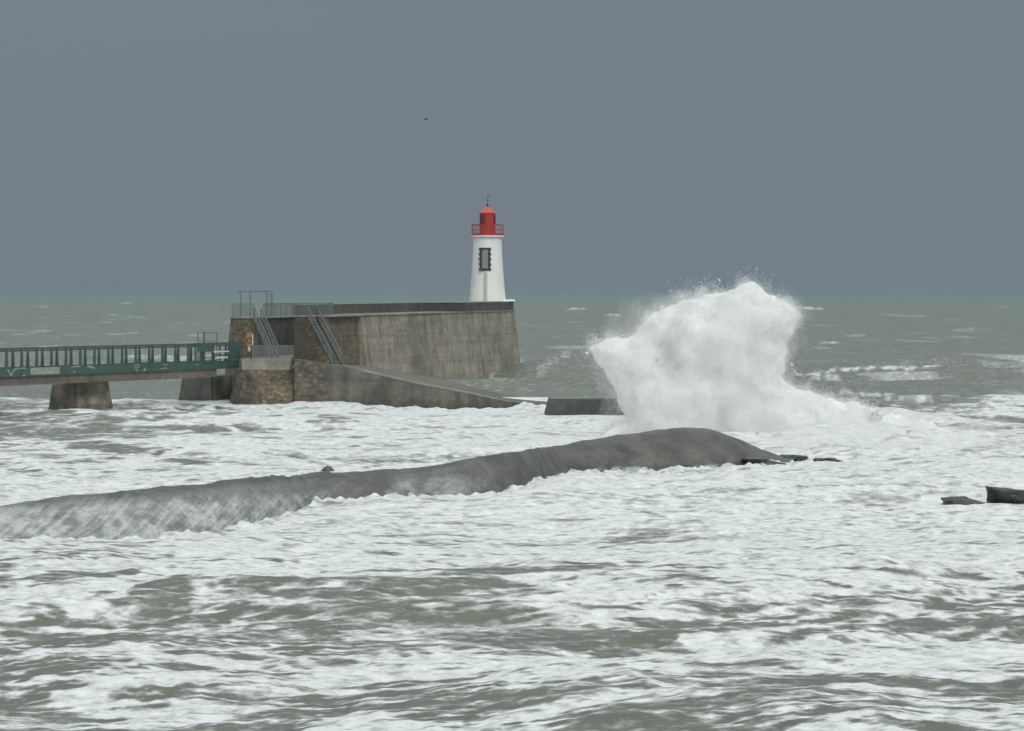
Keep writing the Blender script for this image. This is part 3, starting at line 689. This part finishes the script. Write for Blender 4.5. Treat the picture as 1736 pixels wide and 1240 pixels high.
# gate and solid panels at the jetty end of the bridge
gp = empty('bridge_gate', v3(bA + bu * sp(365), ZD), 'dark green barred gate with pale panels at the jetty end of the footbridge', 'gate')
def gbar(s0, s1, z0, z1, m, name, off=.06, th=.05): return bbox(name, sp(s0), sp(s1), off, off + th, z0, z1, m, gp)
gbar(327, 404, ZR - .12, ZR + .12, M_GREEN2, 'top_panel')
for x0 in (329, 343, 357, 370, 386, 402): gbar(x0, x0 + 2.6, ZD + .01, ZR - .13, M_GREEN2, 'gate_post', .06)
gbar(333, 357, ZD + .9, ZR - .125, M_GREEN2, 'mesh_panel', .08); gbar(386, 404, ZD + .15, ZR - .14, M_GREEN2, 'mesh_panel', .12)
gbar(360, 386, ZD + .82, ZD + .95, M_WHT, 'white_board', .12); gbar(363, 384, ZD + .25, ZD + .42, M_WHT, 'white_board', .12)
gbar(346, 356, ZD + .5, ZD + .62, M_WHT, 'white_board', .12); gbar(360, 386, ZD + .5, ZD + .62, M_GREEN2, 'lower_bar', .12)
bm = bmesh.new()
for px in (354, 364.5, 386): 
    c = bA + bu * sp(px) - bn * 1.2; beam(bm, v3(c, ZD - .1), v3(c, HC - (564 - HY) * c.y / F), .1 if px != 364.5 else .2, .1)
c0, c1 = bA + bu * sp(354) - bn * 1.2, bA + bu * sp(386) - bn * 1.2
for yy in (564, 579): beam(bm, v3(c0, HC - (yy - HY) * c0.y / F), v3(c1, HC - (yy - HY) * c1.y / F), .06, .06)
mesh_obj('upper_frame', bm, M_GALV, gp)
# piers
def pier(px_c, Dc_, w_along, w_perp, ztop, label, m=M_PIER):
    c = Vector((X(px_c, Dc_), Dc_)); bm = bmesh.new()
    def ring(k, z): return [v3(c + bu * a * (w_along / 2 + k) + bn * b * (w_perp / 2 + k), z) for a, b in ((-1, -1), (1, -1), (1, 1), (-1, 1))]
    loft(bm, ring(0, ztop), ring(.12 * (ztop + 3), -3))
    bmesh.ops.bevel(bm, geom=[e_ for e_ in bm.edges if abs(e_.verts[0].co.z - e_.verts[1].co.z) > 1], offset=.25, segments=2, affect='EDGES')
    bmesh.ops.subdivide_edges(bm, edges=bm.edges[:], cuts=10, use_grid_fill=True); ROUGH(bm, .12, 1.0)
    o = mesh_obj('bridge_pier', bm, m); tag(o, label, 'bridge pier', 'masonry piers under the footbridge'); return o
pc = Vector((X(128, 256), 256))
pier(137, 258.5, 5.2, 2.5, 2.655, 'battered stone pier standing in open water under the left part of the footbridge')
pier(362, 280.5, 5.6, 3.6, 2.655, 'dark streaked pier under the right end of the footbridge, beside the landing', M_LOW)

# ================================================================= detached block and rocks
bm = bmesh.new()
tp = [P(932, 251.5), P(1048, 250), P(1100, 249), P(1100, 253), P(930, 256)]
loft(bm, [v3(p, 1.38) for p in tp], [v3(p, -2) for p in [P(914, 249.6), P(1048, 248.6), P(1104, 247.6), P(1104, 255), P(912, 259)]])
blk = mesh_obj('concrete_block', bm, M_DARK); tag(blk, 'low dark concrete block with a sloped end, awash between the slipway and the breaking wave', 'breakwater block')
bm = bmesh.new(); beam(bm, v3(P(936, 252.2), 1.44), v3(P(1060, 251), 1.44), 1.6, .12); mesh_obj('wet_top', bm, M_PALE, blk)
def rock(px, py, D, wpx, hpx, label, seed, dy=1.0):
    bm = bmesh.new(); c = W(px, py, D); s = D / F; rg = np.random.default_rng(seed)
    pts = rg.uniform(-1, 1, (22, 3)); pts[:, 2] = np.minimum(pts[:, 2], .95 - .5 * np.abs(pts[:, 0]) * rg.uniform(0, 1))
    vs0 = [bm.verts.new(p) for p in pts]; hull = bmesh.ops.convex_hull(bm, input=vs0)
    bmesh.ops.delete(bm, geom=[v for v in bm.verts if not v.link_faces], context='VERTS')
    bmesh.ops.subdivide_edges(bm, edges=bm.edges[:], cuts=3, use_grid_fill=True)
    co = np.array([v.co[:] for v in bm.verts])
    n = .16 * pnoise3(co[:, 0] * 3 + seed, co[:, 1] * 3, co[:, 2] * 3) + .08 * pnoise3(co[:, 0] * 8 + seed, co[:, 1] * 8, co[:, 2] * 8)
    for v, k in zip(bm.verts, n):
        p = v.co * (1 + k); v.co = Vector((c.x + p.x * wpx * s * .55, c.y + p.y * dy, c.z + p.z * hpx * s * .8 - hpx * s * .05))
    o = mesh_obj('rock', bm, M_ROCK, None, False); tag(o, label, 'rock', 'rocks breaking the surface near the breakwater')
M_ROCK = stone_mat('wet_rock', (.025, .026, .024), (.045, .046, .042), (.08, .078, .07), .3, .35)
rock(1712, 841, 139.5, 96, 40, 'largest dark angular rock, at the right edge of the surf', 3, 1.6)
rock(1632, 850, 140, 66, 13, 'flat dark rock just left of the largest rock', 8)
rock(1280, 783, 176, 44, 10, 'dark rock against the foot of the breakwater tip', 13)
rock(1345, 776, 183, 46, 8, 'thin dark rock off the tip of the breakwater', 21)
rock(1315, 786, 174, 36, 7, 'small flat rock in front of the breakwater tip', 25)
rock(1408, 785, 176, 50, 13, 'low grey rock awash right of the breakwater tip', 31)
rock(558, 797, 162, 26, 9, 'small dark rock poking up behind the left crest of the breakwater', 37)

# gull
gx = W(722, 203, 260); g = empty('seagull', gx, 'small dark seagull gliding high above the jetty', 'bird')
bm = bmesh.new()
bmesh.ops.create_uvsphere(bm, u_segments=12, v_segments=8, radius=1)
for v in bm.verts: v.co = Vector((v.co.x * .22, v.co.y * .07, v.co.z * .055)) + gx
M_BIRD = plain('gull_feathers', (.07, .08, .085))
mesh_obj('body', bm, M_BIRD, g, True)
for s in (-1, 1):
    bm = bmesh.new(); a = [Vector((.08, 0, .03)), Vector((-.08, 0, .03)), Vector((-.02 + .1, s * .35, .13)), Vector((.1, s * .35, .13)), Vector((.24, s * .65, .02))]
    vs_ = [bm.verts.new(gx + p) for p in a]; bm.faces.new((vs_[0], vs_[1], vs_[2], vs_[3])); bm.faces.new((vs_[3], vs_[2], vs_[4]))
    r = bmesh.ops.solidify(bm, geom=bm.faces[:], thickness=.015); mesh_obj('wing', bm, M_BIRD, g)

# ================================================================= BREAKING WAVE
PL = [(984,604),(992,586),(1014,580),(1040,566),(1060,570),(1074,562),(1080,548),(1098,536),(1120,524),(1150,508),(1180,499),(1215,490),(1250,483),(1284,474),(1296,476),(1298,488),(1325,500),(1340,515),(1354,534),(1348,562),(1336,590),(1342,612),(1330,640),(1348,650),(1378,662),(1420,674),(1480,682),(1535,700),(1640,724),(1760,742),
      (1760,795),(1500,800),(1380,800),(1300,800),(1240,785),(1030,785),(1012,748),(1030,722),(1044,700),(1044,678),(1030,655),(1018,632)]
PL3 = [(975,640),(980,590),(1030,540),(1050,505),(1110,480),(1200,470),(1330,470),(1375,530),(1370,640),(1450,670),(1560,700),(1560,800),(1040,790),(1000,730),(1010,690)]
PL2 = [(1235,742),(1290,715),(1380,700),(1500,705),(1640,728),(1760,742),(1760,800),(1640,812),(1480,805),(1360,790),(1300,780)]
def in_poly(px, py, poly):
    c = np.zeros(len(px), bool); n = len(poly)
    for i in range(n):
        x0, y0 = poly[i]; x1, y1 = poly[(i + 1) % n]
        if y0 == y1: continue
        m = ((y0 > py) != (y1 > py)) & (px < (x1 - x0) * (py - y0) / (y1 - y0) + x0); c ^= m
    return c
def dist_poly(px, py, poly):
    d = np.full(len(px), 1e9)
    for i in range(len(poly)):
        x0, y0 = poly[i]; x1, y1 = poly[(i + 1) % len(poly)]
        dx, dy = x1 - x0, y1 - y0; t = np.clip(((px - x0) * dx + (py - y0) * dy) / (dx * dx + dy * dy), 0, 1)
        d = np.minimum(d, np.hypot(px - x0 - t * dx, py - y0 - t * dy))
    return d
def foam_mat(name, c=(.84, .86, .86)):
    m, t, p = mat(name)
    n = noise_node(t, .5, 6, .65); n2 = noise_node(t, 2.5, 6, .7)
    b = mixc(t, .5, ramp(t, n, [(.3, tuple(x * .90 for x in c)), (.7, c)]), ramp(t, n2, [(.3, tuple(x * .9 for x in c)), (.7, c)]))
    t.links.new(b, p.inputs['Base Color']); p.inputs['Roughness'].default_value = 1; p.inputs['Specular IOR Level'].default_value = .1
    bump(t, p, n2, .2, .5); return m
def puff_mesh(name, scale, dispk, seedn, vox, smooth=0, yk=.8, poly=None, D0=206.0, n=2600, rmax=42, ymax=3.2):
    poly = poly or PL
    r_ = np.random.default_rng(seedn); rnd = random.Random(seedn)
    xs, ys = [q[0] for q in poly], [q[1] for q in poly]; px = r_.uniform(min(xs), max(xs), n); py = r_.uniform(min(ys), max(ys), n)
    ok = in_poly(px, py, poly); px, py = px[ok], py[ok]; d = dist_poly(px, py, poly); s = D0 / F
    bm = bmesh.new()
    for a, b, dd in zip(px, py, d):
        if poly is PL and a > 1345 and rnd.random() < .3: continue
        r = dd * .95
        if r < 5: continue
        if r > 22 and rnd.random() < .45: continue
        r = min(r, rnd.uniform(14, rmax)); rw = r * s * scale
        depth = min(ymax, dd * s); yo = rnd.uniform(-depth, depth) * yk
        if rw < .14: continue
        bmesh.ops.create_icosphere(bm, subdivisions=2, radius=rw, matrix=Matrix.Translation(W(a, b, D0 + yo)))
    me = bpy.data.meshes.new('tmp'); bm.to_mesh(me); bm.free(); o = bpy.data.objects.new('tmp', me); link(o)
    md = o.modifiers.new('r', 'REMESH'); md.mode = 'VOXEL'; md.voxel_size = vox
    if smooth: m3 = o.modifiers.new('s', 'SMOOTH'); m3.factor = .5; m3.iterations = smooth
    dg = bpy.context.evaluated_depsgraph_get(); me2 = bpy.data.meshes.new_from_object(o.evaluated_get(dg)); bpy.data.objects.remove(o)
    nv = len(me2.vertices); co = np.empty(nv * 3, np.float32); me2.vertices.foreach_get('co', co); co = co.reshape(-1, 3).astype(float)
    no = np.empty(nv * 3, np.float32); me2.vertices.foreach_get('normal', no); no = no.reshape(-1, 3).astype(float)
    x, y, z = co.T
    disp = .38 * pnoise3(x / 1.5, y / 1.5, z / 1.5) + .24 * pnoise3(x / .7, y / .7, z / .7) + .16 * pnoise3(x / .33, y / .33, z / .33)
    if smooth < 10:
        lx, lz_ = x - .5 * (z), z + .5 * (x - X(1200, D0)); upk = np.clip(no[:, 2] * .6 + np.abs(no[:, 0]) * .6, 0, 1)
        disp = disp + upk * (.75 * np.clip(pnoise3(lx / .75, y / .75, lz_ / 3.0), 0, 1) + .6 * np.clip(pnoise3(lx / .26, y / .26, lz_ / .9), 0, 1)) - .30
    co += no * (dispk * disp)[:, None]
    me2.vertices.foreach_set('co', (co - ORG).astype(np.float32).ravel()); me2.update()
    me2.polygons.foreach_set('use_smooth', [True] * len(me2.polygons)); me2.materials.clear(); me2.name = name
    return me2, co, no
D0 = 206.0; ORG = np.array([X(1200, D0), D0, 0])
def volume_mat(name, dens, sc, lo, hi):
    m = bpy.data.materials.new(name); m.use_nodes = True; t = m.node_tree; t.nodes.clear()
    o = t.nodes.new('ShaderNodeOutputMaterial'); v = t.nodes.new('ShaderNodeVolumePrincipled')
    v.inputs['Color'].default_value = (.997, .998, .995, 1); v.inputs['Anisotropy'].default_value = .1
    n = noise_node(t, sc, 6, .68, sc=(1.2, 1.2, .6), rot=(0, .5, 0)); mr = t.nodes.new('ShaderNodeMapRange'); mr.inputs['From Min'].default_value = lo; mr.inputs['From Max'].default_value = hi
    mr.inputs['To Max'].default_value = dens; t.links.new(n, mr.inputs['Value']); t.links.new(mr.outputs[0], v.inputs['Density'])
    t.links.new(v.outputs[0], o.inputs['Volume']); return m
def build_wave():
    root = empty('breaking_wave', tuple(ORG), 'huge burst of white water and spray exploding behind the tip of the foreground breakwater', 'breaking wave')
    me, co, no = puff_mesh('water_mass', .80, .55, 5, .15, 25, .35)
    me.materials.append(foam_mat('churned_foam', (.95, .955, .945))); core = bpy.data.objects.new('water_mass', me); link(core, root)
    me, co, no = puff_mesh('spray_cloud', 1.06, 1.2, 5, .17, 3, .6)
    me.materials.append(volume_mat('spray_mist', 2.2, 1.2, .42, .64)); sh = bpy.data.objects.new('spray_cloud', me); link(sh, root); sh['kind'] = 'stuff'
    for nm, poly, D, dens, sc in (('drifting_mist', PL3, 207.0, .16, .5), ('low_spray', PL2, 190.0, .5, .5)):
        m3, _, _ = puff_mesh(nm, 1.0, 1.6, 9, .3, 4, .8, poly, D, 500, 60, 5.0)
        m3.materials.append(volume_mat(nm, dens, sc, .36, .66)); q3 = bpy.data.objects.new(nm, m3); link(q3, root); q3['kind'] = 'stuff'
    nv = len(co); print('shell verts', nv)
    k = RNG.integers(0, nv, 170000); p = co[k]; q = no[k]
    out = RNG.exponential(.16, len(k)) * (1 + 2.2 * sstep(.1, .6, pnoise3(p[:, 0] / .8, p[:, 1] / .8, p[:, 2] / .8))); leftness = np.clip((X(1180, D0) - p[:, 0]) / 8, 0, 1)
    pos = p + q * out[:, None] + RNG.normal(0, .05, p.shape)
    r = RNG.uniform(.005, .021, len(k))
    tet = np.array([[1, 1, 1], [1, -1, -1], [-1, 1, -1], [-1, -1, 1]], float)
    ang = RNG.uniform(0, 6.28, (len(k), 2)); ca, sa = np.cos(ang[:, 0]), np.sin(ang[:, 0])
    V = np.empty((len(k), 4, 3))
    for i in range(4):
        a = tet[i]; V[:, i, 0] = a[0] * ca - a[1] * sa; V[:, i, 1] = a[0] * sa + a[1] * ca; V[:, i, 2] = a[2]
    V = V * r[:, None, None] + (pos - ORG)[:, None, :]
    fc = np.array([[0, 1, 2], [0, 3, 1], [0, 2, 3], [1, 3, 2]]); fcs = (np.arange(len(k))[:, None, None] * 4 + fc[None]).reshape(-1)
    ms = bpy.data.meshes.new('droplets'); ms.vertices.add(len(k) * 4); ms.vertices.foreach_set('co', V.astype(np.float32).ravel())
    nf = len(k) * 4; ms.loops.add(nf * 3); ms.loops.foreach_set('vertex_index', fcs.astype(np.int32))
    ms.polygons.add(nf); ms.polygons.foreach_set('loop_start', np.arange(nf, dtype=np.int32) * 3); ms.polygons.foreach_set('loop_total', np.full(nf, 3, np.int32)); ms.update()
    m2, t2, pp = mat('spray_drops'); pp.inputs['Base Color'].default_value = (.9, .92, .92, 1); pp.inputs['Roughness'].default_value = 1
    ms.materials.append(m2); so = bpy.data.objects.new('spray_droplets', ms); link(so, root); so['kind'] = 'stuff'
build_wave()

# a small separate puff of spray out on the waves
def build_puff():
    c = W(1438, 653, 330); bm = bmesh.new(); bmesh.ops.create_icosphere(bm, subdivisions=4, radius=1)
    co = np.array([v.co[:] for v in bm.verts]); n = .3 * pnoise3(co[:, 0] * 1.6, co[:, 1] * 1.6, co[:, 2] * 1.6) + .16 * pnoise3(co[:, 0] * 5, co[:, 1] * 5, co[:, 2] * 5)
    for v, k in zip(bm.verts, n): v.co = c + v.co * (1 + k) * .42
    o = mesh_obj('spray_puff', bm, foam_mat('puff_foam', (.7, .72, .71)), None, True)
    tag(o, 'small round white puff of spray over the dark waves right of the big burst', 'spray')
build_puff()

# haze: damp air over the whole sea
def build_haze():
    bm = bmesh.new(); S = 46000
    loft(bm, [Vector((-S, -200, 14.5)), Vector((S, -200, 14.5)), Vector((S, S, 14.5)), Vector((-S, S, 14.5))], [Vector((-S, -200, -6)), Vector((S, -200, -6)), Vector((S, S, -6)), Vector((-S, S, -6))])
    m = bpy.data.materials.new('haze'); m.use_nodes = True; t = m.node_tree; t.nodes.clear()
    o = t.nodes.new('ShaderNodeOutputMaterial'); v = t.nodes.new('ShaderNodeVolumePrincipled')
    v.inputs['Color'].default_value = (.37, .475, .465, 1); v.inputs['Density'].default_value = HAZE; v.inputs['Anisotropy'].default_value = 0
    t.links.new(v.outputs[0], o.inputs['Volume']); h = mesh_obj('haze', bm, m); h['kind'] = 'stuff'
HAZE = .00018
build_haze()
